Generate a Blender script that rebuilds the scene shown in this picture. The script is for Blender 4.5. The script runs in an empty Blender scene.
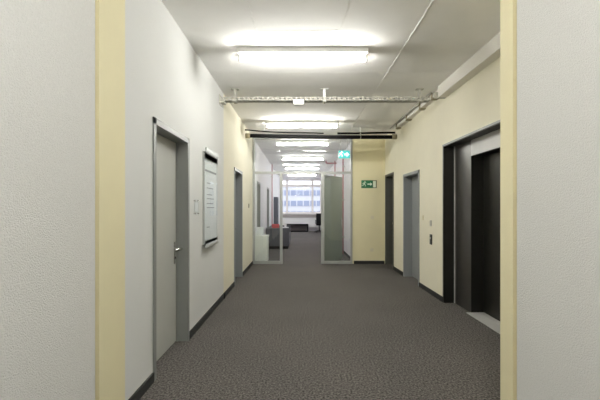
import bpy, bmesh, math, random
from mathutils import Vector, Matrix
random.seed(7)
S = bpy.context.scene
COL = S.collection
PI = math.pi

# ------------------------------------------------------------------ materials
def srgb(r, g, b):
    f = lambda c: (c/255/12.92) if c/255 <= .04045 else ((c/255+.055)/1.055)**2.4
    return (f(r), f(g), f(b), 1)

def mat(name, col, rough=.6, metal=0.0, noise=None, bump=None, spec=.5, emit=None):
    """noise=(scale, amount) varies the colour; bump=(scale, strength, distance) adds relief"""
    m = bpy.data.materials.new(name); m.use_nodes = True
    nt = m.node_tree; N = nt.nodes; L = nt.links
    p = N['Principled BSDF']
    p.inputs['Base Color'].default_value = col
    p.inputs['Roughness'].default_value = rough
    p.inputs['Metallic'].default_value = metal
    p.inputs['Specular IOR Level'].default_value = spec
    tc = None
    if noise or bump:
        tc = N.new('ShaderNodeTexCoord')
    if noise:
        n = N.new('ShaderNodeTexNoise'); n.inputs['Scale'].default_value = noise[0]
        n.inputs['Detail'].default_value = 5; n.inputs['Roughness'].default_value = .65
        L.new(tc.outputs['Object'], n.inputs['Vector'])
        r = N.new('ShaderNodeValToRGB')
        a = noise[1]
        r.color_ramp.elements[0].position = .3; r.color_ramp.elements[1].position = .7
        r.color_ramp.elements[0].color = tuple(c*(1-a) for c in col[:3])+(1,)
        r.color_ramp.elements[1].color = tuple(min(1, c*(1+a)) for c in col[:3])+(1,)
        L.new(n.outputs['Fac'], r.inputs['Fac']); L.new(r.outputs['Color'], p.inputs['Base Color'])
    if bump:
        n2 = N.new('ShaderNodeTexNoise'); n2.inputs['Scale'].default_value = bump[0]
        n2.inputs['Detail'].default_value = 4
        L.new(tc.outputs['Object'], n2.inputs['Vector'])
        b = N.new('ShaderNodeBump'); b.inputs['Strength'].default_value = bump[1]
        b.inputs['Distance'].default_value = bump[2]
        L.new(n2.outputs['Fac'], b.inputs['Height']); L.new(b.outputs['Normal'], p.inputs['Normal'])
    if emit:
        p.inputs['Emission Color'].default_value = emit[0]
        p.inputs['Emission Strength'].default_value = emit[1]
    return m

def glass_mat(name, tint, f0=.10, rough=.0):
    m = bpy.data.materials.new(name); m.use_nodes = True
    nt = m.node_tree; N = nt.nodes; L = nt.links
    N.remove(N['Principled BSDF'])
    t = N.new('ShaderNodeBsdfTransparent'); t.inputs['Color'].default_value = tint
    g = N.new('ShaderNodeBsdfGlossy'); g.inputs['Roughness'].default_value = rough
    fr = N.new('ShaderNodeFresnel'); fr.inputs['IOR'].default_value = 1.9
    ma = N.new('ShaderNodeMath'); ma.operation = 'MULTIPLY'; ma.inputs[1].default_value = f0/.04
    mx = N.new('ShaderNodeMixShader')
    L.new(fr.outputs[0], ma.inputs[0]); ma.use_clamp = True
    ge = N.new('ShaderNodeNewGeometry'); iv = N.new('ShaderNodeMath'); iv.operation = 'SUBTRACT'; iv.inputs[0].default_value = 1
    L.new(ge.outputs['Backfacing'], iv.inputs[1])
    m2 = N.new('ShaderNodeMath'); m2.operation = 'MULTIPLY'
    L.new(ma.outputs[0], m2.inputs[0]); L.new(iv.outputs[0], m2.inputs[1])
    L.new(m2.outputs[0], mx.inputs[0]); L.new(t.outputs[0], mx.inputs[1]); L.new(g.outputs[0], mx.inputs[2])
    L.new(mx.outputs[0], N['Material Output'].inputs['Surface'])
    return m

M = {}
M['white'] = mat('white_plaster', srgb(217, 218, 216), .9, noise=(1.2, .02), bump=(110, .35, .006))
M['white_rough'] = mat('roughcast_plaster', srgb(221, 221, 218), .95, noise=(110, .05), bump=(150, .65, .010))
M['yellow'] = mat('pale_yellow_paint', srgb(229, 221, 184), .85, noise=(1.5, .03), bump=(80, .3, .004))
M['cream'] = mat('cream_yellow_paint', srgb(231, 226, 205), .85, noise=(1.5, .03), bump=(90, .25, .004))
M['ceil'] = mat('painted_concrete', srgb(247, 246, 243), .9, noise=(2.0, .03), bump=(40, .2, .004))
M['lilac'] = mat('cool_white_paint', srgb(224, 221, 225), .85, noise=(1.5, .02), bump=(90, .2, .003))
M['base'] = mat('dark_baseboard', srgb(38, 38, 37), .8, noise=(60, .2))
M['frame'] = mat('grey_steel_frame', srgb(132, 134, 131), .45, .0)
M['leaf'] = mat('light_grey_door', srgb(186, 187, 182), .5, noise=(3, .02))
M['blue_grey'] = mat('blue_grey_steel', srgb(142, 146, 147), .42)
M['dark_door'] = mat('dark_grey_door', srgb(74, 74, 68), .5)
M['alu'] = mat('satin_aluminium', srgb(170, 172, 169), .38, .25)
M['chrome'] = mat('chrome', srgb(220, 220, 218), .18, 1)
M['black'] = mat('black_plastic', srgb(22, 22, 24), .85, spec=.2)
M['black_pipe'] = mat('black_rubber', srgb(8, 8, 8), .9, spec=.2)
M['lift_dark'] = mat('dark_steel', srgb(62, 61, 57), .38, .75, noise=(4, .08))
M['lift_mid'] = mat('brushed_steel', srgb(112, 110, 106), .33, .85, noise=(3, .06))
M['lift_light'] = mat('pale_brushed_steel', srgb(200, 199, 197), .6, .35, noise=(3, .04))
M['lift_black'] = mat('lift_jamb_black', srgb(36, 36, 33), .45, .4)
M['housing'] = mat('white_enamel', srgb(235, 235, 230), .4)
M['galv'] = mat('galvanised_steel', srgb(182, 180, 170), .55, .1, noise=(12, .12))
M['bracket'] = mat('brown_bracket', srgb(150, 142, 116), .6, .2)
M['trunk'] = mat('white_trunking', srgb(226, 223, 215), .6)
M['red'] = mat('red_paint', srgb(196, 52, 58), .5)
M['red_pipe'] = mat('red_pipe_paint', srgb(176, 116, 120), .5)
M['sofa'] = mat('charcoal_upholstery', srgb(84, 85, 90), .95, noise=(60, .15), bump=(300, .3, .002))
M['green_sign'] = mat('green_sign', srgb(20, 106, 66), .5)
M['sign_white'] = mat('sign_white', srgb(226, 236, 214), .5)
M['sign_grey'] = mat('sign_edge', srgb(96, 104, 80), .5)
M['paper'] = mat('white_paper', srgb(236, 238, 238), .7)
M['ink'] = mat('grey_print', srgb(150, 152, 154), .7)
M['cream_plate'] = mat('cream_plastic', srgb(222, 214, 186), .5)
M['plate'] = mat('white_plastic', srgb(238, 238, 234), .4)
M['door_gloss'] = mat('grey_green_door', srgb(158, 166, 156), .3, noise=(2, .04))
M['win'] = mat('window_frame_beige', srgb(236, 232, 226), .5)
M['sill'] = mat('grey_sill', srgb(162, 156, 150), .6)
M['bench_grey'] = mat('bench_grey', srgb(118, 110, 108), .7)
M['navy'] = mat('navy_panel', srgb(44, 52, 72), .6)
M['facade'] = mat('pale_facade', srgb(200, 201, 206), .9, noise=(.3, .06))
M['facade_glass'] = mat('facade_glass', srgb(138, 148, 172), .35)
M['asphalt'] = mat('asphalt', srgb(110, 110, 112), .9, noise=(3, .1))
M['glass'] = glass_mat('clear_glass', (.95, .97, .96, 1), .045)
M['winglass'] = glass_mat('window_glass', (.97, .98, 1, 1), .004)
M['board_glass'] = glass_mat('board_glass', (.97, .985, .985, 1), .02)
M['tube'] = mat('lit_tube', (1, 1, 1, 1), .5, emit=((1, .985, .94, 1), 100.0))
M['exit_glow'] = mat('lit_green_panel', srgb(30, 130, 120), .5, emit=((.10, .60, .56, 1), .75))
M['exit_white'] = mat('lit_white_symbol', srgb(235, 255, 250), .5, emit=((.62, 1, .97, 1), 1.6))

# carpet: speckled grey brown loop pile
def carpet():
    m = bpy.data.materials.new('carpet'); m.use_nodes = True
    nt = m.node_tree; N = nt.nodes; L = nt.links; p = N['Principled BSDF']
    p.inputs['Roughness'].default_value = 1; p.inputs['Specular IOR Level'].default_value = .15
    tc = N.new('ShaderNodeTexCoord')
    n = N.new('ShaderNodeTexNoise'); n.inputs['Scale'].default_value = 62; n.inputs['Detail'].default_value = 6
    n.inputs['Roughness'].default_value = .8
    n2 = N.new('ShaderNodeTexNoise'); n2.inputs['Scale'].default_value = .9; n2.inputs['Detail'].default_value = 4
    for k in (n, n2): L.new(tc.outputs['Object'], k.inputs['Vector'])
    r = N.new('ShaderNodeValToRGB')
    r.color_ramp.elements[0].position = .40; r.color_ramp.elements[0].color = srgb(34, 32, 31)
    r.color_ramp.elements[1].position = .62; r.color_ramp.elements[1].color = srgb(130, 126, 122)
    L.new(n.outputs['Fac'], r.inputs['Fac'])
    r2 = N.new('ShaderNodeValToRGB')
    r2.color_ramp.elements[0].position = .3; r2.color_ramp.elements[0].color = (.84, .84, .84, 1)
    r2.color_ramp.elements[1].position = .7; r2.color_ramp.elements[1].color = (1.0, .98, .97, 1)
    L.new(n2.outputs['Fac'], r2.inputs['Fac'])
    mx = N.new('ShaderNodeMix'); mx.data_type = 'RGBA'; mx.blend_type = 'MULTIPLY'; mx.inputs[0].default_value = 1
    L.new(r.outputs['Color'], mx.inputs[6]); L.new(r2.outputs['Color'], mx.inputs[7])
    L.new(mx.outputs[2], p.inputs['Base Color'])
    b = N.new('ShaderNodeBump'); b.inputs['Strength'].default_value = .5; b.inputs['Distance'].default_value = .006
    n3 = N.new('ShaderNodeTexNoise'); n3.inputs['Scale'].default_value = 140
    L.new(tc.outputs['Object'], n3.inputs['Vector'])
    L.new(n3.outputs['Fac'], b.inputs['Height']); L.new(b.outputs['Normal'], p.inputs['Normal'])
    return m
M['carpet'] = carpet()

# ------------------------------------------------------------------ mesh builder
class MB:
    def __init__(s): s.bm = bmesh.new(); s.mats = []
    def mi(s, m):
        if m is None: return 0
        if m not in s.mats: s.mats.append(m)
        return s.mats.index(m)
    def box(s, x0, x1, y0, y1, z0, z1, m=None, bev=0, seg=2):
        b = bmesh.new()
        bmesh.ops.create_cube(b, size=1)
        x0, x1 = sorted((x0, x1)); y0, y1 = sorted((y0, y1)); z0, z1 = sorted((z0, z1))
        for v in b.verts:
            v.co = ((x0+x1)/2+v.co.x*(x1-x0), (y0+y1)/2+v.co.y*(y1-y0), (z0+z1)/2+v.co.z*(z1-z0))
        if bev: bmesh.ops.bevel(b, geom=b.edges[:], offset=bev, segments=seg, profile=.6, affect='EDGES')
        s.merge(b, m); return s
    def merge(s, b, m=None, smooth=False):
        i = s.mi(m)
        for f in b.faces:
            f.material_index = i; f.smooth = smooth
        me = bpy.data.meshes.new('t'); b.to_mesh(me); b.free(); s.bm.from_mesh(me); bpy.data.meshes.remove(me)
    def cyl(s, p0, p1, r, m=None, r2=None, seg=20):
        p0 = Vector(p0); p1 = Vector(p1); d = p1-p0
        b = bmesh.new()
        bmesh.ops.create_cone(b, cap_ends=True, segments=seg, radius1=r, radius2=r if r2 is None else r2, depth=d.length)
        q = d.to_track_quat('Z', 'Y').to_matrix().to_4x4()
        bmesh.ops.transform(b, matrix=Matrix.Translation((p0+p1)/2) @ q, verts=b.verts)
        s.merge(b, m, True); return s
    def tube(s, pts, r, m=None, seg=10):
        pts = [Vector(p) for p in pts]; b = bmesh.new(); rings = []
        rr = r if isinstance(r, (list, tuple)) else [r]*len(pts)
        for i, p in enumerate(pts):
            t = (pts[min(i+1, len(pts)-1)]-pts[max(i-1, 0)]).normalized()
            a = Vector((0, 0, 1)) if abs(t.z) < .9 else Vector((1, 0, 0))
            u = t.cross(a).normalized(); w = u.cross(t).normalized()
            rings.append([b.verts.new(p+(u*math.cos(2*PI*k/seg)+w*math.sin(2*PI*k/seg))*rr[i]) for k in range(seg)])
        for i in range(len(rings)-1):
            for k in range(seg):
                b.faces.new((rings[i][k], rings[i][(k+1) % seg], rings[i+1][(k+1) % seg], rings[i+1][k]))
        b.faces.new(rings[0][::-1]); b.faces.new(rings[-1])
        bmesh.ops.recalc_face_normals(b, faces=b.faces[:])
        s.merge(b, m, True); return s
    def prism_y(s, poly, y0, y1, m=None):
        """polygon in x,z extruded along y"""
        b = bmesh.new()
        A = [b.verts.new((x, y0, z)) for x, z in poly]; B = [b.verts.new((x, y1, z)) for x, z in poly]
        b.faces.new(A); b.faces.new(B[::-1])
        n = len(poly)
        for i in range(n): b.faces.new((A[i], B[i], B[(i+1) % n], A[(i+1) % n]))
        bmesh.ops.recalc_face_normals(b, faces=b.faces[:])
        s.merge(b, m); return s
    def prism_x(s, poly, x0, x1, m=None):
        b = bmesh.new()
        A = [b.verts.new((x0, y, z)) for y, z in poly]; B = [b.verts.new((x1, y, z)) for y, z in poly]
        b.faces.new(A); b.faces.new(B[::-1]); n = len(poly)
        for i in range(n): b.faces.new((A[i], B[i], B[(i+1) % n], A[(i+1) % n]))
        bmesh.ops.recalc_face_normals(b, faces=b.faces[:])
        s.merge(b, m); return s
    def build(s, name, m=None, parent=None, loc=None):
        me = bpy.data.meshes.new(name); s.bm.to_mesh(me); s.bm.free()
        mats = s.mats if s.mats else [m]
        for k in mats: me.materials.append(M[k] if isinstance(k, str) else k)
        o = bpy.data.objects.new(name, me); COL.objects.link(o)
        if parent: o.parent = parent
        if loc: o.location = loc
        return o

def tag(o, label=None, cat=None, group=None, kind=None):
    if label: o['label'] = label
    if cat: o['category'] = cat
    if group: o['group'] = group
    if kind: o['kind'] = kind
    return o
def thing(name, label, cat, loc=(0, 0, 0), group=None, kind=None, rz=0):
    o = bpy.data.objects.new(name, None); COL.objects.link(o)
    o.location = loc; o.rotation_euler = (0, 0, rz); o.empty_display_size = .1
    return tag(o, label, cat, group, kind)
def copy_tree(o, parent=None):
    c = o.copy(); COL.objects.link(c)
    if parent: c.parent = parent
    for ch in list(o.children): copy_tree(ch, c)
    return c

# ------------------------------------------------------------------ room dimensions (metres, camera at x=0 y=0)
EYE = 1.36; CEIL = 3.085
XL, XR = -1.153, 2.07            # corridor side walls
XN = 1.32                        # right wall of the narrow passage
XF = 1.33                        # right wall beyond the glass partition
YG = 9.47                        # glass partition
YE = 23.0                        # window wall
TH = .42

def side_wall(name, xw, s, segs, holes):
    """segs: (y0,y1,material); holes: (y0,y1,ztop,depth) niches"""
    mb = MB()
    cuts = sorted({v for a in segs for v in a[:2]} | {v for h in holes for v in h[:2]})
    for a, b in zip(cuts, cuts[1:]):
        mid = (a+b)/2
        sg = [q for q in segs if q[0] < mid < q[1]]
        if not sg: continue
        m = sg[0][2]
        h = [q for q in holes if q[0] < mid < q[1]]
        if h:
            _, _, zt, dp = h[0]
            mb.box(xw, xw+s*TH, a, b, zt, CEIL, m)
            mb.box(xw+s*dp, xw+s*TH, a, b, 0, zt, m)
        else:
            mb.box(xw, xw+s*TH, a, b, 0, CEIL, m)
    return tag(mb.build(name), kind='structure')

# doors: y0, y1 (outer edge of frame), top, recess
D1 = (3.05, 4.03, 2.075, .11); D2 = (6.81, 7.75, 2.076, .18)
D3 = (10.45, 11.25, 2.08, .15); D4 = (13.55, 14.45, 2.08, .12)
DA = (8.60, 9.44, 2.155, .19); DB = (6.75, 7.79, 2.025, .15)
LIFT = (3.30, 5.63, 2.268, .36)
def hole(d, f=.03): return (d[0]+f, d[1]-f, d[2]-f, d[3]+.06)

side_wall('wall_left', XL, -1, [(2.24, 2.57, 'yellow'), (2.57, 5.88, 'white'), (5.88, YG+.06, 'cream'), (YG+.06, YE, 'lilac')],
          [hole(D1), hole(D2), hole(D3), hole(D4)])
side_wall('wall_right', XR, 1, [(2.57, 9.5, 'cream')], [hole(DB), hole(DA), (LIFT[0], LIFT[1], LIFT[2], LIFT[3])])
# narrow passage the photograph is taken from; its plaster stands 12 mm proud of the yellow pillars
mb = MB(); mb.box(XL+.012, XL-TH, -4.2, 2.172, 0, CEIL, 'white_rough'); mb.box(XL-.06, XL-TH, 2.172, 2.24, 0, CEIL, 'yellow')
tag(mb.build('wall_left_near'), kind='structure')
mb = MB(); mb.box(XN-.012, XR+TH, -4.2, 2.352, 0, CEIL, 'white_rough'); mb.box(XN+.06, XR+TH, 2.352, 2.415, 0, CEIL, 'yellow'); mb.box(XN, XR+TH, 2.415, 2.57, 0, CEIL, 'yellow')
tag(mb.build('wall_right_near'), kind='structure')
mb = MB(); mb.box(XL-TH, XR+TH, -4.5, -4.2, 0, CEIL, 'white')
tag(mb.build('wall_behind'), kind='structure')
mb = MB(); mb.box(1.275, XR+TH, 9.5, 9.72, 0, CEIL, 'yellow')
tag(mb.build('wall_back'), kind='structure')
SY0, SY1, SZ0, SZ1 = 15.4, 22.0, .95, 2.55  # wall opening for the added, unseen row of daylight windows
mb = MB()
for q in ((9.72, SY0, 0, CEIL), (SY1, YE, 0, CEIL), (SY0, SY1, 0, SZ0), (SY0, SY1, SZ1, CEIL)): mb.box(XF, XF+TH, *q, 'lilac')
tag(mb.build('wall_right_far'), kind='structure')
# window wall with opening
WX0, WX1, WZ0, WZ1 = -1.10, 1.27, 1.06, 3.04
mb = MB()
mb.box(XL-TH, WX0, YE, YE+.35, 0, CEIL, 'lilac'); mb.box(WX1, XF+TH, YE, YE+.35, 0, CEIL, 'lilac')
mb.box(WX0, WX1, YE, YE+.35, 0, WZ0, 'lilac'); mb.box(WX0, WX1, YE, YE+.35, WZ1, CEIL, 'lilac')
tag(mb.build('wall_far'), kind='structure')

mb = MB(); mb.box(XL-TH, XR+TH, -4.5, YE+.35, -.2, 0, 'carpet')
tag(mb.build('floor'), kind='structure')
# ceiling: painted concrete slabs with narrow open joints
mb = MB()
G = .007
xs = [XL-TH, 1.11, XR+TH]; ys = [-4.5, -2.2, 1.42, 4.95, 8.6, 12.3, 15.9, 19.5, YE+.35]
for a, b in zip(xs, xs[1:]):
    for c, d in zip(ys, ys[1:]):
        mb.box(a+G/2, b-G/2, c+G/2, d-G/2, CEIL, CEIL+.05, 'ceil')
mb.box(xs[0], xs[-1], ys[0], ys[-1], CEIL+.05, CEIL+.12, 'ceil')
tag(mb.build('ceiling'), kind='structure')
# ragged filler ridges left on the ceiling slab
def ridge(p, q, amp=.012, r=.003, n=60):
    p = Vector(p); q = Vector(q); out = []; rr = []
    d = (q-p).normalized(); sd = Vector((d.y, -d.x, 0))
    for i in range(n+1):
        out.append(p.lerp(q, i/n)+sd*random.uniform(-amp, amp)); rr.append(r*random.uniform(.3, 1.4))
    return out, rr
mb = MB()
for p, q in (((-.44, 3.80, CEIL), (.38, 3.78, CEIL)), ((-.46, 2.9, CEIL), (-.42, 3.92, CEIL)), ((.42, 2.9, CEIL), (.40, 3.80, CEIL))):
    a, r = ridge(p, q); mb.tube(a, r, 'ceil', 6)
a, r = ridge((1.105, 2.6, CEIL), (1.115, 5.6, CEIL), .008, .006, 120); mb.tube(a, r, 'ceil', 6)
tag(mb.build('trim_1'), kind='structure')

# baseboards
BH, BT = .075, .014
def baseboard(name, xw, s, runs):
    mb = MB()
    for a, b in runs: mb.box(xw, xw-s*BT, a, b, 0, BH, 'base')
    return tag(mb.build(name), kind='structure')
baseboard('baseboard_left', XL, -1, [(2.57, D1[0]), (D1[1], D2[0]), (D2[1], YG-.03)])
baseboard('baseboard_left_far', XL, -1, [(YG+.09, D3[0]), (D3[1], D4[0]), (D4[1], YE)])
baseboard('baseboard_right', XR, 1, [(2.58, LIFT[0]), (LIFT[1], DB[0]), (DB[1], DA[0])])
baseboard('baseboard_right_far', XF, 1, [(9.73, YE)])
mb = MB(); mb.box(1.31, XR-BT, 9.5-BT, 9.5, 0, BH, 'base'); tag(mb.build('baseboard_back'), kind='structure')
# black end stop where the white facing gives way to the yellow wall
mb = MB(); mb.box(XL+.002+BT, XL+BT+.012, 5.83, 5.89, 0, .095, 'black', .004); tag(mb.build('trim_2'), kind='structure')

# ------------------------------------------------------------------ doors in the side walls
def door(name, xw, s, d, fm, lm, label, handle=True, hm='chrome', flange=.012, latch='far', hz=.95):
    y0, y1, zt, rc = d
    t = thing(name, label, 'door', (xw, (y0+y1)/2, 0), kind='structure')
    X = lambda v: s*v                     # local: positive goes into the wall
    a, b = y0-(y0+y1)/2, y1-(y0+y1)/2
    fr = MB()
    e = .03; lin = .052
    for q0, q1, l0, l1 in ((a, a+lin, a+e, a+lin), (b-lin, b, b-lin, b-e)):
        fr.box(X(-flange), X(0), q0, q1, 0, zt, fm, .002)
        fr.box(X(0), X(rc+.055), l0, l1, 0, zt-e, fm)
    fr.box(X(-flange), X(0), a, b, zt-lin, zt, fm, .002)
    fr.box(X(0), X(rc+.055), a+e, b-e, zt-lin, zt-e, fm)
    # rebate stop around the leaf
    fr.box(X(rc-.018), X(rc), a+lin, a+lin+.012, 0, zt-lin, fm); fr.box(X(rc-.018), X(rc), b-lin-.012, b-lin, 0, zt-lin, fm)
    fr.build('door_frame', None, t)
    lf = MB(); lf.box(X(rc), X(rc+.045), a+lin+.003, b-lin-.003, .008, zt-lin-.003, lm, .003)
    leaf = lf.build('door_leaf', None, t)
    if handle:
        yh = (b-lin-.065) if latch == 'far' else (a+lin+.065); dr = -1 if latch == 'far' else 1
        h = MB()
        h.box(X(rc-.009), X(rc), yh-.019, yh+.019, hz-.15, hz+.07, hm, .004)
        h.cyl((X(rc-.009), yh, hz), (X(rc-.066), yh, hz), .012)
        h.tube([(X(rc-.066), yh-.015*dr, hz), (X(rc-.066), yh+.03*dr, hz), (X(rc-.060), yh+.15*dr, hz)], .0125)
        h.cyl((X(rc-.0095), yh, hz-.09), (X(rc-.014), yh, hz-.09), .011, 'black')
        h.build('door_handle', None, leaf)
    return t
door('door_1', XL, -1, D1, 'frame', 'leaf', 'pale grey door in grey steel frame, nearest door in the left wall')
door('door_2', XL, -1, D2, 'blue_grey', 'blue_grey', 'deeply recessed blue-grey door in the yellow stretch of left wall')
door('door_3', XL, -1, D3, 'frame', 'frame', 'grey door in the white left wall just beyond the glass partition')
door('door_4', XL, -1, D4, 'frame', 'frame', 'grey door in the far left wall beyond the sofa arm')
door('door_5', XR, 1, DB, 'blue_grey', 'blue_grey', 'blue-grey steel door in the right wall next to the lift', handle=False)
door('door_6', XR, 1, DA, 'dark_door', 'dark_door', 'dark grey door in the right wall at the back corner', latch='far', hz=1.0)

# ------------------------------------------------------------------ elevator
y0, y1, zt, dp = LIFT
t = thing('elevator', 'dark steel lift portal with recessed sliding door in right wall', 'elevator', (XR, 4.5, 0))
lo = lambda y: y-4.5
R1, R2 = .145, .31
f = MB()
f.box(-.010, R1, lo(y1-.035), lo(y1), 0, zt, 'lift_black'); f.box(-.010, R1, lo(y0), lo(y0+.035), 0, zt, 'lift_black')
f.box(-.010, R1, lo(y0+.035), lo(y1-.035), zt-.03, zt, 'lift_black')
f.build('portal_frame', None, t)
tr = MB()
tr.box(-.016, -.0102, lo(y0), lo(y1), zt-.022, zt, 'frame'); o = tr.build('portal_trim', None, t); o['label'] = 'pale steel edge trim along the portal top'
PO0, PO1 = 3.98, 5.05
p = MB(); p.box(R1, R2+.04, lo(PO1), lo(y1-.001), 0, zt-.001, 'lift_mid'); p.build('side_panel', None, t)
p = MB(); p.box(R1, R2+.04, lo(y0+.001), lo(PO0), 0, zt-.001, 'lift_mid'); p.build('side_panel', None, t)
p = MB(); p.box(R1-.012, R1, lo(y1-.06), lo(y1-.05), 0, zt-.03, 'lift_light'); p.build('bead', None, t)
HD = 2.035
p = MB(); p.box(R1-.001, R2+.04, lo(PO0), lo(PO1), HD, zt-.001, 'lift_light'); o = p.build('lintel_panel', None, t); o['label'] = 'pale brushed steel panel above the lift door'
p = MB()
p.box(R1+.001, R2, lo(PO1-.004), lo(PO1), 0, HD, 'lift_black'); p.box(R1+.001, R2, lo(PO0), lo(PO0+.004), 0, HD, 'lift_black')
p.box(R1+.001, R2, lo(PO0), lo(PO1), HD-.004, HD, 'lift_black'); p.build('jamb_lining', None, t)
p = MB(); p.box(R2-.005, R2+.03, lo(PO0+.004), lo((PO0+PO1)/2-.002), .012, HD-.006, 'lift_dark', .002); p.build('door_leaf', None, t)
p = MB(); p.box(R2-.005, R2+.03, lo((PO0+PO1)/2+.002), lo(PO1-.004), .012, HD-.006, 'lift_dark', .002); p.build('door_leaf', None, t)
p = MB(); p.box(R1-.06, R2+.03, lo(PO0), lo(PO1), 0, .008, 'lift_light')
for k in range(3): p.box(R2-.06+.02*k, R2-.054+.02*k, lo(PO0), lo(PO1), .008, .011, 'lift_light')
o = p.build('threshold', None, t); o['label'] = 'pale metal threshold strip'

# ------------------------------------------------------------------ glass partition
t = thing('glazed_screen', 'aluminium framed glass partition with transom across the corridor end', 'glass partition', (0, YG, 0))
T0, T1 = 2.185, 2.245
LX, RX = XL, 1.275
PL0, PL1 = -.49, -.425        # door posts
PR0, PR1 = .515, .595
def bar(name, x0, x1, z0, z1, d=.06, m='alu'):
    b = MB(); b.box(x0, x1, 0, d, z0, z1, m, .003); return b.build(name, None, t)
bar('side_post', LX, LX+.055, 0, CEIL); bar('side_post', RX-.045, RX, 0, CEIL)
bar('head_rail', LX+.055, RX-.045, CEIL-.05, CEIL)
bar('transom', LX+.055, RX-.045, T0, T1)
bar('door_post', PL0, PL1, 0, T0); bar('door_post', PR0, PR1, 0, T0)
bar('bottom_rail', LX+.055, PL0, 0, .07); bar('bottom_rail', PR1, RX-.045, 0, .07)
def pane(x0, x1, z0, z1):
    b = MB(); b.box(x0, x1, .026, .034, z0, z1, 'glass'); return b.build('glass_pane', None, t)
pane(LX+.055, RX-.045, T1, CEIL-.05); pane(LX+.055, PL0, .07, T0); pane(PR1, RX-.045, .07, T0)
# open leaf, swung back behind the right hand side light
leaf = bpy.data.objects.new('door_leaf', None)
ang = math.radians(54)
b = MB(); b.box(0, .90, .0, .045, .012, T0-.012, 'door_gloss', .003)
leaf = b.build('door_leaf', None, t); leaf.location = (PR1-.01, .075, 0); leaf.rotation_euler = (0, 0, ang)
leaf['label'] = 'grey door leaf standing open'
for hz in (.25, 1.05, 1.78):
    h = MB(); h.cyl((-.012, -.006, hz-.05), (-.012, -.006, hz+.05), .011, 'black'); h.build('hinge', None, leaf)
h = MB(); h.box(.05, .28, -.045, 0, T0-.08, T0-.025, 'alu', .006); h.tube([(.2, -.03, T0-.03), (.1, -.05, T0-.018), (.0, -.03, T0-.014)], .006, 'alu', 6)
h.build('door_closer', None, leaf)
h = MB()
h.box(.835, .87, -.008, 0, .88, 1.1, 'chrome', .003); h.cyl((.85, -.008, 1.03), (.85, -.055, 1.03), .01, 'chrome')
h.tube([(.86, -.052, 1.03), (.82, -.055, 1.03), (.73, -.054, 1.03)], .01, 'chrome'); h.build('door_handle', None, leaf)

# ------------------------------------------------------------------ fluorescent lights
M['tube_dim'] = mat('lit_tube_far', (1, 1, 1, 1), .5, emit=((1, .985, .96, 1), 58.0))
def make_light(L, xc, y, label, tm='tube', group='fluorescent ceiling lights'):
    t = thing('ceiling_light', label, 'ceiling light', (xc, y, CEIL), group)
    h = L/2
    b = MB(); b.box(-h, h, -.08, .08, -.05, 0, 'housing', .005)
    b.prism_x([(-.07, -.05), (.07, -.05), (.03, -.066), (-.03, -.066)], -h+.03, h-.03, 'housing'); b.build('housing', None, t)
    for s in (-1, 1):
        b = MB(); b.box(s*h, s*(h-.022), -.021, .021, -.126, -.0502, 'housing', .004)
        b.cyl((s*(h+.0005), 0, -.10), (s*(h-.004), 0, -.10), .008, 'black'); b.build('lamp_holder', None, t)
    b = MB(); b.cyl((-h+.0225, 0, -.10), (h-.0225, 0, -.10), .019, tm, seg=24); b.build('lamp_tube', None, t)
    return t
make_light(1.41, .03, 4.27, 'fluorescent batten light nearest the camera, in the open corridor')
make_light(1.43, .04, 7.78, 'fluorescent batten light just in front of the black pipe and glass')
make_light(1.34, .06, 10.0, 'fluorescent batten light first behind the glass partition', 'tube_dim')
make_light(1.40, .09, 13.1, 'fluorescent batten light second behind the glass partition', 'tube_dim')
make_light(1.40, .09, 16.2, 'fluorescent batten light third behind the glass partition', 'tube_dim')
make_light(1.40, .09, 19.4, 'fluorescent batten light closest to the far window', 'tube_dim')
make_light(1.43, .03, .60, 'fluorescent batten light over the camera in the narrow passage')
make_light(1.43, .03, -2.9, 'fluorescent batten light behind the camera in the narrow passage')

# ------------------------------------------------------------------ cable tray
YT = 5.60
t = thing('cable_tray', 'perforated grey cable tray hung across the corridor ceiling', 'cable tray', (0, YT, 0))
tz0, tz1 = 2.905, 2.955; xa, xb = XL+.006, 1.87
b = MB()
for yy in (0, .12):
    b.box(xa, xb, yy-.0015, yy+.0015, tz0, tz0+.016, 'galv'); b.box(xa, xb, yy-.0015, yy+.0015, tz1-.012, tz1, 'galv')
n = 44
for i in range(n+1):
    x = xa+(xb-xa)*i/n
    w = .016
    for yy in (0, .12): b.box(max(xa, x-w), min(xb, x+w), yy-.0015, yy+.0015, tz0+.016, tz1-.012, 'galv')
    b.box(max(xa, x-w), min(xb, x+w), .0015, .1185, tz0, tz0+.003, 'galv')
for yy in (.015, .06, .105): b.box(xa, xb, yy-.014, yy+.014, tz0, tz0+.003, 'galv')
b.build('tray', None, t)
for x, m in ((-.943, 'galv'), (.353, 'housing'), (1.735, 'galv')):
    b = MB(); b.box(x-.055, x+.055, .02, .10, CEIL-.008, CEIL, m, .002)
    b.box(x-.02, x+.02, .045, .075, tz0+.004, CEIL-.008, m); b.box(x-.024, x+.024, -.004, .124, tz0-.014, tz0-.001, m, .003)
    b.cyl((x, .06, tz0-.03), (x, .06, tz0-.012), .008, 'bracket')
    b.build('hanger', None, t)
b = MB(); b.box(XL, XL+.01, -.05, .17, tz0-.06, tz1+.03, 'galv', .002); b.box(XL+.01, XL+.07, -.01, .13, tz0-.03, tz0-.002, 'galv'); b.build('wall_bracket', None, t)
# small detector box under tray
t = thing('emergency_lamp', 'small white box lamp fixed under the cable tray', 'emergency lamp', (-.02, YT-.03, tz0-.0028))
b = MB(); b.box(-.078, .078, -.05, .05, -.072, 0, 'housing', .008); b.build('lamp_body', None, t)
b = MB(); b.box(-.03, .03, -.02, .02, .0002, .0025, 'galv'); b.build('mounting_plate', None, t)
b = MB(); b.box(-.066, .066, -.04, .04, -.080, -.0725, 'plate', .003); b.build('lens', None, t)

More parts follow.
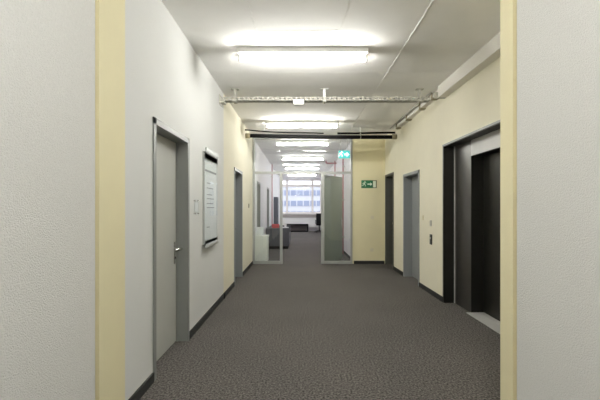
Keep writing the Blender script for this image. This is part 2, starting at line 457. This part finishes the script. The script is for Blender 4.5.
# ------------------------------------------------------------------ wall trunking, right
b = MB(); b.box(1.955, XR, 2.58, 5.53, 2.925, CEIL, 'trunk', .004); o = b.build('cable_trunking')
tag(o, 'wide white box trunking along the top of the right wall', 'trunking')
t = thing('cable_duct', 'slim white cable duct with brown clips in right ceiling corner', 'cable duct', (XR, 5.56, 0))
b = MB(); b.box(-.085, 0, .0, 2.75, 3.01, 3.07, 'trunk', .004); b.build('duct', None, t)
b = MB(); b.cyl((-.13, .22, 3.07), (-.13, 2.85, 3.07), .012, 'galv'); b.build('conduit', None, t)
for yy in (.30, .9, 1.7, 2.45):
    b = MB(); b.box(-.092, 0, yy-.045, yy+.045, 2.987, 3.009, 'bracket', .003); b.box(-.096, -.0855, yy-.03, yy+.03, 2.995, CEIL, 'bracket', .002)
    b.build('clip', None, t)
b = MB(); b.box(-.16, -.0, -.02, .015, 2.92, 3.008, 'galv', .006); b.build('junction_box', None, t)

# ------------------------------------------------------------------ black pipe and cables at the partition
t = thing('black_pipe', 'thick black pipe running across the corridor in front of glass', 'pipe', (0, 8.25, 0))
b = MB(); pts = [(XL+(XR-XL)*i/20, .12*i/20, 2.892-.012*math.sin(PI*i/20)-.01*i/20) for i in range(21)]
b.tube(pts, (.041), 'black_pipe', 16); b.build('pipe', None, t)
for x, z in ((-.755, 2.865), (1.29, 2.857)):
    b = MB(); b.cyl((x, .06, z), (x, .06, CEIL), .006, 'housing'); b.tube([(x, (.06)+.046*math.sin(a), 2.884+.046*math.cos(a)) for a in [2*PI*k/14 for k in range(15)]], .005, 'galv', 6)
    b.build('hanger_rod', None, t)
for x0, yy in ((XL, 0), (XR-.10, .11)):
    b = MB(); b.cyl((x0, yy, 2.889), (x0+.10, yy, 2.885), .054, 'bracket'); b.build('wall_collar', None, t)
def bez(p, n=24):
    out = []
    for i in range(n+1):
        u = i/n; q = [Vector(v) for v in p]
        while len(q) > 1: q = [a.lerp(c, u) for a, c in zip(q, q[1:])]
        out.append(q[0])
    return out
b = MB()
b.tube(bez([(XL, 8.19, 3.0), (-.95, 8.19, 3.0), (-.75, 8.17, 2.93), (-.3, 8.18, 2.945), (.1, 8.2, 2.945), (.5, 8.28, 2.945)]), .013, 'black_pipe')
tag(b.build('black_cable'), 'thin black cable sagging from the left wall onto the pipe', 'cable')
b = MB()
b.tube(bez([(XR, 8.50, 3.0), (1.75, 8.45, 3.0), (1.4, 8.36, 2.955), (.8, 8.34, 2.955)]), .022, 'black_pipe')
tag(b.build('black_cable'), 'thicker black cable sagging from the right wall onto the pipe', 'cable')

# ------------------------------------------------------------------ signs
def runner(mb, cx, cz, h, y0, y1, m, flip=1):
    def P(pts): mb.prism_y([(cx+flip*x*h, cz+z*h) for x, z in pts], y0, y1, m)
    n = 10
    P([(.10+.085*math.cos(2*PI*k/n), .42+.085*math.sin(2*PI*k/n)) for k in range(n)])
    P([(-.02, .30), (.10, .32), (.06, .02), (-.10, .02)])
    P([(.06, .30), (.30, .16), (.34, .22), (.12, .34)]); P([(-.02, .30), (-.24, .22), (-.30, .02), (-.22, .0), (-.16, .16), (0, .22)])
    P([(.06, .04), (.24, -.12), (.16, -.36), (.08, -.34), (.13, -.14), (-.06, .0)]); P([(-.10, .04), (-.16, -.22), (-.40, -.30), (-.42, -.22), (-.24, -.16), (-.14, .06)])
t = thing('exit_sign', 'green and white escape route sign on the yellow back wall', 'sign', (1.68, 9.5, 1.94))
b = MB(); b.box(-.187, .19, -.012, 0, -.095, .095, 'sign_grey', .003); b.build('backing', None, t)
b = MB(); b.box(-.184, .088, -.0145, -.0122, -.092, .092, 'green_sign'); panel = b.build('green_field', None, t)
b = MB(); b.box(.098, .165, -.0145, -.0122, -.078, .078, 'sign_white'); b.build('white_field', None, t)
b = MB(); runner(b, -.115, -.003, .15, -.0165, -.0147, 'sign_white'); b.build('running_figure', None, panel)
b = MB(); b.prism_y([(-.04, .014), (.03, .014), (.03, .044), (.078, 0), (.03, -.044), (.03, -.014), (-.04, -.014)], -.0165, -.0147, 'sign_white'); b.build('arrow', None, panel)
t = thing('exit_light', 'lit turquoise escape sign hanging under the ceiling by the glass', 'sign', (1.05, 9.27, 2.53))
b = MB(); b.box(-.14, .14, -.022, .03, 0, .20, 'housing', .006); b.build('housing', None, t)
b = MB(); b.box(-.132, .132, -.027, -.0225, .008, .192, 'exit_glow'); panel = b.build('lit_panel', None, t)
b = MB(); runner(b, -.075, .10, .16, -.030, -.0272, 'exit_white'); b.build('running_figure', None, panel)
b = MB(); b.prism_y([(.0, .118), (.055, .118), (.055, .155), (.115, .1), (.055, .045), (.055, .082), (.0, .082)], -.030, -.0272, 'exit_white'); b.build('arrow', None, panel)
for x in (-.08, .08):
    b = MB(); b.cyl((x, .004, .2), (x, .004, CEIL-2.53), .004, 'galv'); b.build('hanger_rod', None, t)

# information board on the left wall
YB0, YB1 = 4.60, 5.27; yb = (YB0+YB1)/2; hb = (YB1-YB0)/2
t = thing('information_board', 'framed glass information board on the left wall', 'notice board', (XL, yb, 0))
b = MB(); b.box(.0, .022, -hb+.01, hb-.01, .93, 2.03, 'alu'); b.build('back_plate', None, t)
b = MB(); b.box(.023, .025, -hb+.02, hb-.02, .95, 2.01, 'paper'); sheet = b.build('paper_sheet', None, t)
b = MB(); b.box(.032, .038, -hb, hb, .90, 2.05, 'board_glass'); b.build('glass_pane', None, t)
def cap(z0, z1, up):
    b = MB(); pr = []
    for k in range(9):
        a = PI/2*k/8
        pr.append((.0385+.012*math.sin(a), (z0+(z1-z0)*(1-math.cos(a)*.55)) if up else (z1-(z1-z0)*(1-math.cos(a)*.55))))
    zt_ = z1 if up else z0; zb_ = z0 if up else z1
    poly = [(.0385, zb_)]+[(x, z) for x, z in pr]+[(.0505, zt_), (.0385, zt_)]
    b.prism_y(poly, -hb-.005, hb+.005, 'alu'); return b.build('clamp_bar', None, t)
cap(1.955, 2.075, True); cap(.885, .97, False)
b = MB(); b.box(.0255, .0265, -hb+.03, hb-.03, 1.80, 1.825, 'ink'); b.build('heading_line', None, sheet)
for z, w in ((1.66, .2), (1.60, .34), (1.52, .28), (1.47, .38), (1.41, .34), (1.36, .40), (1.12, .14)):
    b = MB(); b.box(.0255, .0265, -hb+.12, -hb+.12+w, z, z+.010, 'ink'); b.build('text_line', None, sheet)

for z in (.93, 1.99):
    for y in (-hb+.02, hb-.02):
        b = MB(); b.cyl((.0, y, z), (.031, y, z), .008, 'chrome'); b.build('wall_mount', None, t)
# clear room sign beside first door
t = thing('room_sign', 'small clear acrylic plate with four screws beside the nearest left door', 'sign', (XL, 4.30, 1.37))
b = MB(); b.box(.012, .016, -.085, .085, -.085, .085, 'board_glass'); b.build('acrylic_plate', None, t)
b = MB(); b.box(.008, .0115, -.06, .06, -.05, .05, 'paper'); b.build('paper_insert', None, t)
for y in (-.07, .07):
    for z in (-.07, .07):
        b = MB(); b.cyl((0, y, z), (.02, y, z), .007, 'chrome'); b.build('screw', None, t)

# switches and sockets
def switch(loc, axis, s, label, w=.08, h=.08, m='plate', m2='plate', name='light_switch', cat='light switch'):
    t = thing(name, label, cat, loc)
    b = MB(); c = MB()
    if axis == 'x':
        b.box(0, s*.009, -w/2, w/2, -h/2, h/2, m, .003); c.box(s*.0092, s*.015, -w*.34, w*.34, -h*.34, h*.34, m2, .002)
    else:
        b.box(-w/2, w/2, 0, s*.009, -h/2, h/2, m, .003); c.box(-w*.34, w*.34, s*.0092, s*.015, -h*.34, h*.34, m2, .002)
    b.build('plate', None, t); c.build('rocker' if 'switch' in name else 'insert', None, t)
switch((XL, 7.78, 1.41), 'x', 1, 'white light switch on the yellow left wall past the blue-grey door', .10, .14)
switch((XL, 8.75, 1.41), 'x', 1, 'beige switch on the yellow left wall next to the glass', .08, .10, 'bracket', 'bracket')
switch((1.76, 9.5, 1.13), 'y', -1, 'pale light switch on the yellow back wall below the escape sign', m='cream_plate', m2='cream_plate')
switch((1.75, 9.5, .34), 'y', -1, 'pale wall socket low on the yellow back wall', m='cream_plate', m2='cream_plate', name='wall_socket', cat='wall socket')
switch((XR, 6.55, 1.20), 'x', -1, 'cream switch on the right wall next to the blue-grey door frame', m='cream_plate', m2='cream_plate')
switch((XR, 6.16, 1.12), 'x', -1, 'cream switch on the right wall above the lift call panel', .07, .09, 'galv', 'galv')
t = thing('call_panel', 'dark steel lift call button panel on the cream right wall', 'button panel', (XR, 6.15, .865))
b = MB(); b.box(-.012, 0, -.045, .045, -.08, .08, 'lift_dark', .003); b.build('mounting_plate', None, t)
b = MB(); b.cyl((-.012, 0, .02), (-.018, 0, .02), .016, 'lift_light'); b.build('button', None, t)

# ------------------------------------------------------------------ far end: furniture beyond the glass
def part(t, name, m, *boxes, bev=.004, seg=2):
    b = MB()
    for q in boxes: b.box(*q, m, bev, seg)
    return b.build(name, None, t)
t = thing('white_cabinet', 'low white cabinet behind the left glass side panel', 'cabinet', (-.97, 9.80, 0))
part(t, 'carcass', 'plate', (-.165, .165, -.22, .22, .03, .645))
part(t, 'top', 'plate', (-.18, .18, -.235, .235, .646, .675))
part(t, 'plinth', 'base', (-.15, .15, -.20, .20, 0, .03))
part(t, 'door', 'plate', (-.155, .155, -.236, -.221, .05, .63))
t = thing('white_box', 'small white box standing on the low white cabinet', 'box', (-1.0, 9.80, .676))
part(t, 'body', 'paper', (-.085, .085, -.09, .09, 0, .17)); part(t, 'lid', 'paper', (-.09, .09, -.095, .095, .1702, .20))

t = thing('sofa', 'charcoal grey sofa against the left wall beyond the glass', 'sofa', (-.745, 14.0, 0))
part(t, 'base', 'black', (-.37, .35, -1.04, 1.04, .0, .09), bev=.005)
part(t, 'seat_frame', 'sofa', (-.38, .37, -.88, .88, .09, .28), bev=.02, seg=3)
for s in (-1, 1):
    part(t, 'armrest', 'sofa', (-.385, .385, s*1.08, s*.885, .09, .695), bev=.03, seg=3)
    part(t, 'seat_cushion', 'sofa', (-.17, .38, s*.875, s*.005, .285, .44), bev=.035, seg=3)
    part(t, 'back_cushion', 'sofa', (-.35, -.175, s*.875, s*.005, .445, .70), bev=.035, seg=3)
part(t, 'backrest', 'sofa', (-.385, -.355, -.88, .88, .09, .68), bev=.01)
b = MB(); b.box(-.12, .12, -.07, .07, 0, .125, 'red', .012, 3); o = b.build('red_box', None, None, (-.815, 13.02, .6965))
tag(o, 'red box lying on the near arm of the grey sofa', 'box')
b = MB(); b.box(-.12, .11, -.07, .075, 0, .03, 'paper', .003); o = b.build('paper_stack', None, None, (-.49, 13.02, .6965))
tag(o, 'flat white stack of paper on the sofa arm', 'paper stack')
b = MB()
prof = [(.0, .0), (.036, 0), (.044, .10), (.047, .14), (.047, .15), (.043, .15), (.034, .012), (0, .012)]
bb = bmesh.new(); sg = 20; rings = []
for r, z in prof: rings.append([bb.verts.new((max(r, .0005)*math.cos(2*PI*k/sg), max(r, .0005)*math.sin(2*PI*k/sg), z)) for k in range(sg)])
for i in range(len(rings)-1):
    for k in range(sg): bb.faces.new((rings[i][k], rings[i][(k+1) % sg], rings[i+1][(k+1) % sg], rings[i+1][k]))
bmesh.ops.recalc_face_normals(bb, faces=bb.faces[:])
b.merge(bb, 'paper', True); o = b.build('white_cup', None, None, (-.49, 13.02, .728))
tag(o, 'white cup standing on the paper stack on the sofa arm', 'cup')

t = thing('navy_cabinet', 'narrow dark navy cabinet standing against the far left wall', 'cabinet', (-1.05, 17.2, 0))
part(t, 'carcass', 'navy', (-.088, .075, -.3, .3, .05, 1.84)); part(t, 'door', 'navy', (.0755, .09, -.295, .295, .06, 1.83)); part(t, 'plinth', 'black', (-.085, .065, -.29, .29, 0, .05))
def riser(x, y, s, label):
    t = thing('red_riser_pipe', label, 'pipe', (x, y, 0))
    b = MB(); b.cyl((0, 0, 0), (0, 0, CEIL), .02, 'red_pipe'); b.build('pipe', None, t)
    for z in (.5, 1.6, 2.6):
        b = MB(); b.cyl((0, 0, z-.02), (0, 0, z+.02),   .027, 'galv'); b.box(0, s*.05, -.012, .012, z-.012, z+.012, 'galv'); b.build('pipe_clamp', None, t)
    return t
riser(XF-.05, 11.6, 1, 'red vertical pipe on the right wall just behind the open door')
riser(XF-.05, 14.3, 1, 'red vertical pipe on the far right wall, farther of two')
riser(XL+.05, 15.4, -1, 'red vertical pipe on the left wall beyond the sofa')
b = MB(); b.cyl((.98, 14.2, 2.99), (XF, 14.2, 2.99), .025, 'red_pipe'); b.tube([(.98, 14.2, 2.99), (.96, 14.2, 3.0), (.95, 14.2, 3.03), (.95, 14.2, CEIL)], .025, 'red_pipe')
tag(b.build('red_branch_pipe'), 'short red horizontal pipe below the ceiling at the right wall', 'pipe')

# far window
t = thing('window_1', None, None, (0, YE+.10, 0), kind='structure')
def wpart(name, *bx, m='win'):
    b = MB()
    for q in bx: b.box(q[0], q[1], -.04, .04, q[2], q[3], m, .004)
    return b.build(name, None, t)
F = .075; TZ0, TZ1 = 2.62, 2.74
wpart('window_frame', (WX0, WX0+F, WZ0, WZ1), (WX1-F, WX1, WZ0, WZ1), (WX0+F, WX1-F, WZ0, WZ0+F), (WX0+F, WX1-F, WZ1-F, WZ1))
M1, M2 = -.77, .74
wpart('mullion', (M1-.06, M1+.06, WZ0+F, WZ1-F)); wpart('mullion', (M2-.06, M2+.06, WZ0+F, WZ1-F))
cols = ((WX0+F, M1-.06), (M1+.06, M2-.06), (M2+.06, WX1-F))
for a, c in cols:
    wpart('transom', (a, c, TZ0, TZ1))
    for z0, z1 in ((WZ0+F, TZ0), (TZ1, WZ1-F)):
        b = MB(); b.box(a, c, -.004, .004, z0, z1, 'winglass'); b.build('pane', None, t)
t2 = thing('added_side_window', None, None, (XF+.16, 0, 0), kind='structure')  # window row added out of view to bring daylight onto the far floor
n2 = 4; wy = (SY1-SY0)/n2
b = MB(); b.box(-.04, .04, SY0, SY1, SZ0, SZ0+F, 'win', .004); b.box(-.04, .04, SY0, SY1, SZ1-F, SZ1, 'win', .004); b.build('window_frame', None, t2)
for k in range(n2+1):
    yk = min(max(SY0+wy*k, SY0+.05), SY1-.05)
    b = MB(); b.box(-.039, .039, yk-.05, yk+.05, SZ0+F, SZ1-F, 'win', .004); b.build('mullion', None, t2)
for k in range(n2):
    b = MB(); b.box(-.004, .004, SY0+wy*k+(.1 if k == 0 else .05), SY0+wy*(k+1)-(.1 if k == n2-1 else .05), SZ0+F, SZ1-F, 'winglass'); b.build('pane', None, t2)
b = MB(); b.box(XL, XF, YE-.22, YE, .985, 1.055, 'win', .005); tag(b.build('window_sill'), 'pale window sill board along the far window', 'window sill')
t = thing('radiator', 'white radiator with grey top grille under the far window', 'radiator', (.08, YE-.09, 0))
part(t, 'top_grille', 'sill', (-1.2, 1.2, -.10, .08, .80, .98))
part(t, 'panel', 'plate', (-1.2, 1.2, -.075, .08, .22, .799)); 
b = MB()
for k in range(48): b.box(-1.17+k*.049, -1.145+k*.049, -.083, -.0752, .25, .77, 'plate')
b.build('fins', None, t)
for x in (-1.0, 1.0): part(t, 'foot', 'plate', (x-.03, x+.03, -.05, .06, 0, .219))
t = thing('low_bench', 'low black framed bench in front of the far radiator', 'bench', (-.14, 22.4, 0))
part(t, 'top', 'black', (-.66, .62, -.2, .2, .38, .44)); part(t, 'side', 'black', (-.66, -.6, -.2, .2, .06, .379)); part(t, 'side', 'black', (.56, .62, -.2, .2, .06, .379))
part(t, 'base', 'black', (-.66, .62, -.2, .2, 0, .059)); part(t, 'back_panel', 'bench_grey', (-.599, .559, .16, .19, .06, .379))
# office chair
t = thing('office_chair', 'black office chair by the right wall near the far window', 'chair', (1.06, 21.5, 0))
b = MB()
for k in range(5):
    a = 2*PI*k/5+.3; r = .24
    b.tube([(0, 0, .12), (.12*math.cos(a), .12*math.sin(a), .10), (r*math.cos(a), r*math.sin(a), .075)], [.028, .022, .016], 'black', 8)
b.build('base', None, t)
for k in range(5):
    a = 2*PI*k/5+.3; r = .24
    b = MB(); b.cyl((r*math.cos(a)-.018, r*math.sin(a), .033), (r*math.cos(a)+.018, r*math.sin(a), .033), .033, 'black'); b.build('castor', None, t)
b = MB(); b.cyl((0, 0, .1), (0, 0, .42), .028, 'black'); b.build('column', None, t)
part(t, 'seat', 'black', (-.17, .17, -.2, .2, .40, .52), bev=.03, seg=3)
part(t, 'backrest', 'black', (-.16, .16, .17, .24, .50, 1.06), bev=.022, seg=3)
b = MB(); b.tube([(0, .1, .42), (0, .235, .45), (0, .24, .6), (0, .225, .75)], .018, 'black', 8); b.build('back_bar', None, t)
for s in (-1, 1):
    b = MB(); b.tube([(s*.15, 0, .46), (s*.2, 0, .5), (s*.2, 0, .66)], .014, 'black', 8); b.box(s*.18, s*.22, -.12, .12, .66, .69, 'black', .008); b.build('armrest', None, t)

# ------------------------------------------------------------------ outside
t = thing('building', 'pale office building seen through the far window', 'building', (0, 120, -9))
b = MB(); b.box(-40, 40, 0, 12, 0, 17, 'facade')
b.box(-40.2, 40.2, -.3, 12, 17, 17.6, 'facade'); b.build('facade', None, t)
for k in range(5):
    b = MB(); b.box(-39, 39, -.15, .1, 1.4+3.2*k, 3.0+3.2*k, 'facade_glass')
    for j in range(40): b.box(-39+2*j-.15, -39+2*j+.15, -.3, -.1, 1.4+3.2*k, 3.0+3.2*k, 'facade')
    b.build('window_band', None, t)
b = MB(); b.box(-60, 60, YE+.5, 160, -9.3, -9, 'asphalt'); tag(b.build('street'), kind='structure')

# ------------------------------------------------------------------ world, camera, view
w = bpy.data.worlds.new('sky'); S.world = w; w.use_nodes = True
bg = w.node_tree.nodes['Background']; bg.inputs['Color'].default_value = (.93, .95, 1, 1); bg.inputs['Strength'].default_value = 1.9

cam = bpy.data.cameras.new('camera'); co = bpy.data.objects.new('camera', cam); COL.objects.link(co)
co.location = (0, 0, EYE); co.rotation_euler = (PI/2, 0, 0)
cam.sensor_width = 36; cam.lens = 36*390/600; cam.shift_y = 8/600; cam.clip_start = .02; cam.clip_end = 500
S.camera = co
S.view_settings.view_transform = 'Standard'; S.view_settings.look = 'None'
S.view_settings.gamma = 1; S.view_settings.use_curve_mapping = False
S.view_settings.exposure = 0.5
S.cycles.use_denoising = True
S.cycles.max_bounces = 12; S.cycles.diffuse_bounces = 8; S.cycles.glossy_bounces = 5; S.cycles.transparent_max_bounces = 16
S.cycles.sample_clamp_indirect = 8
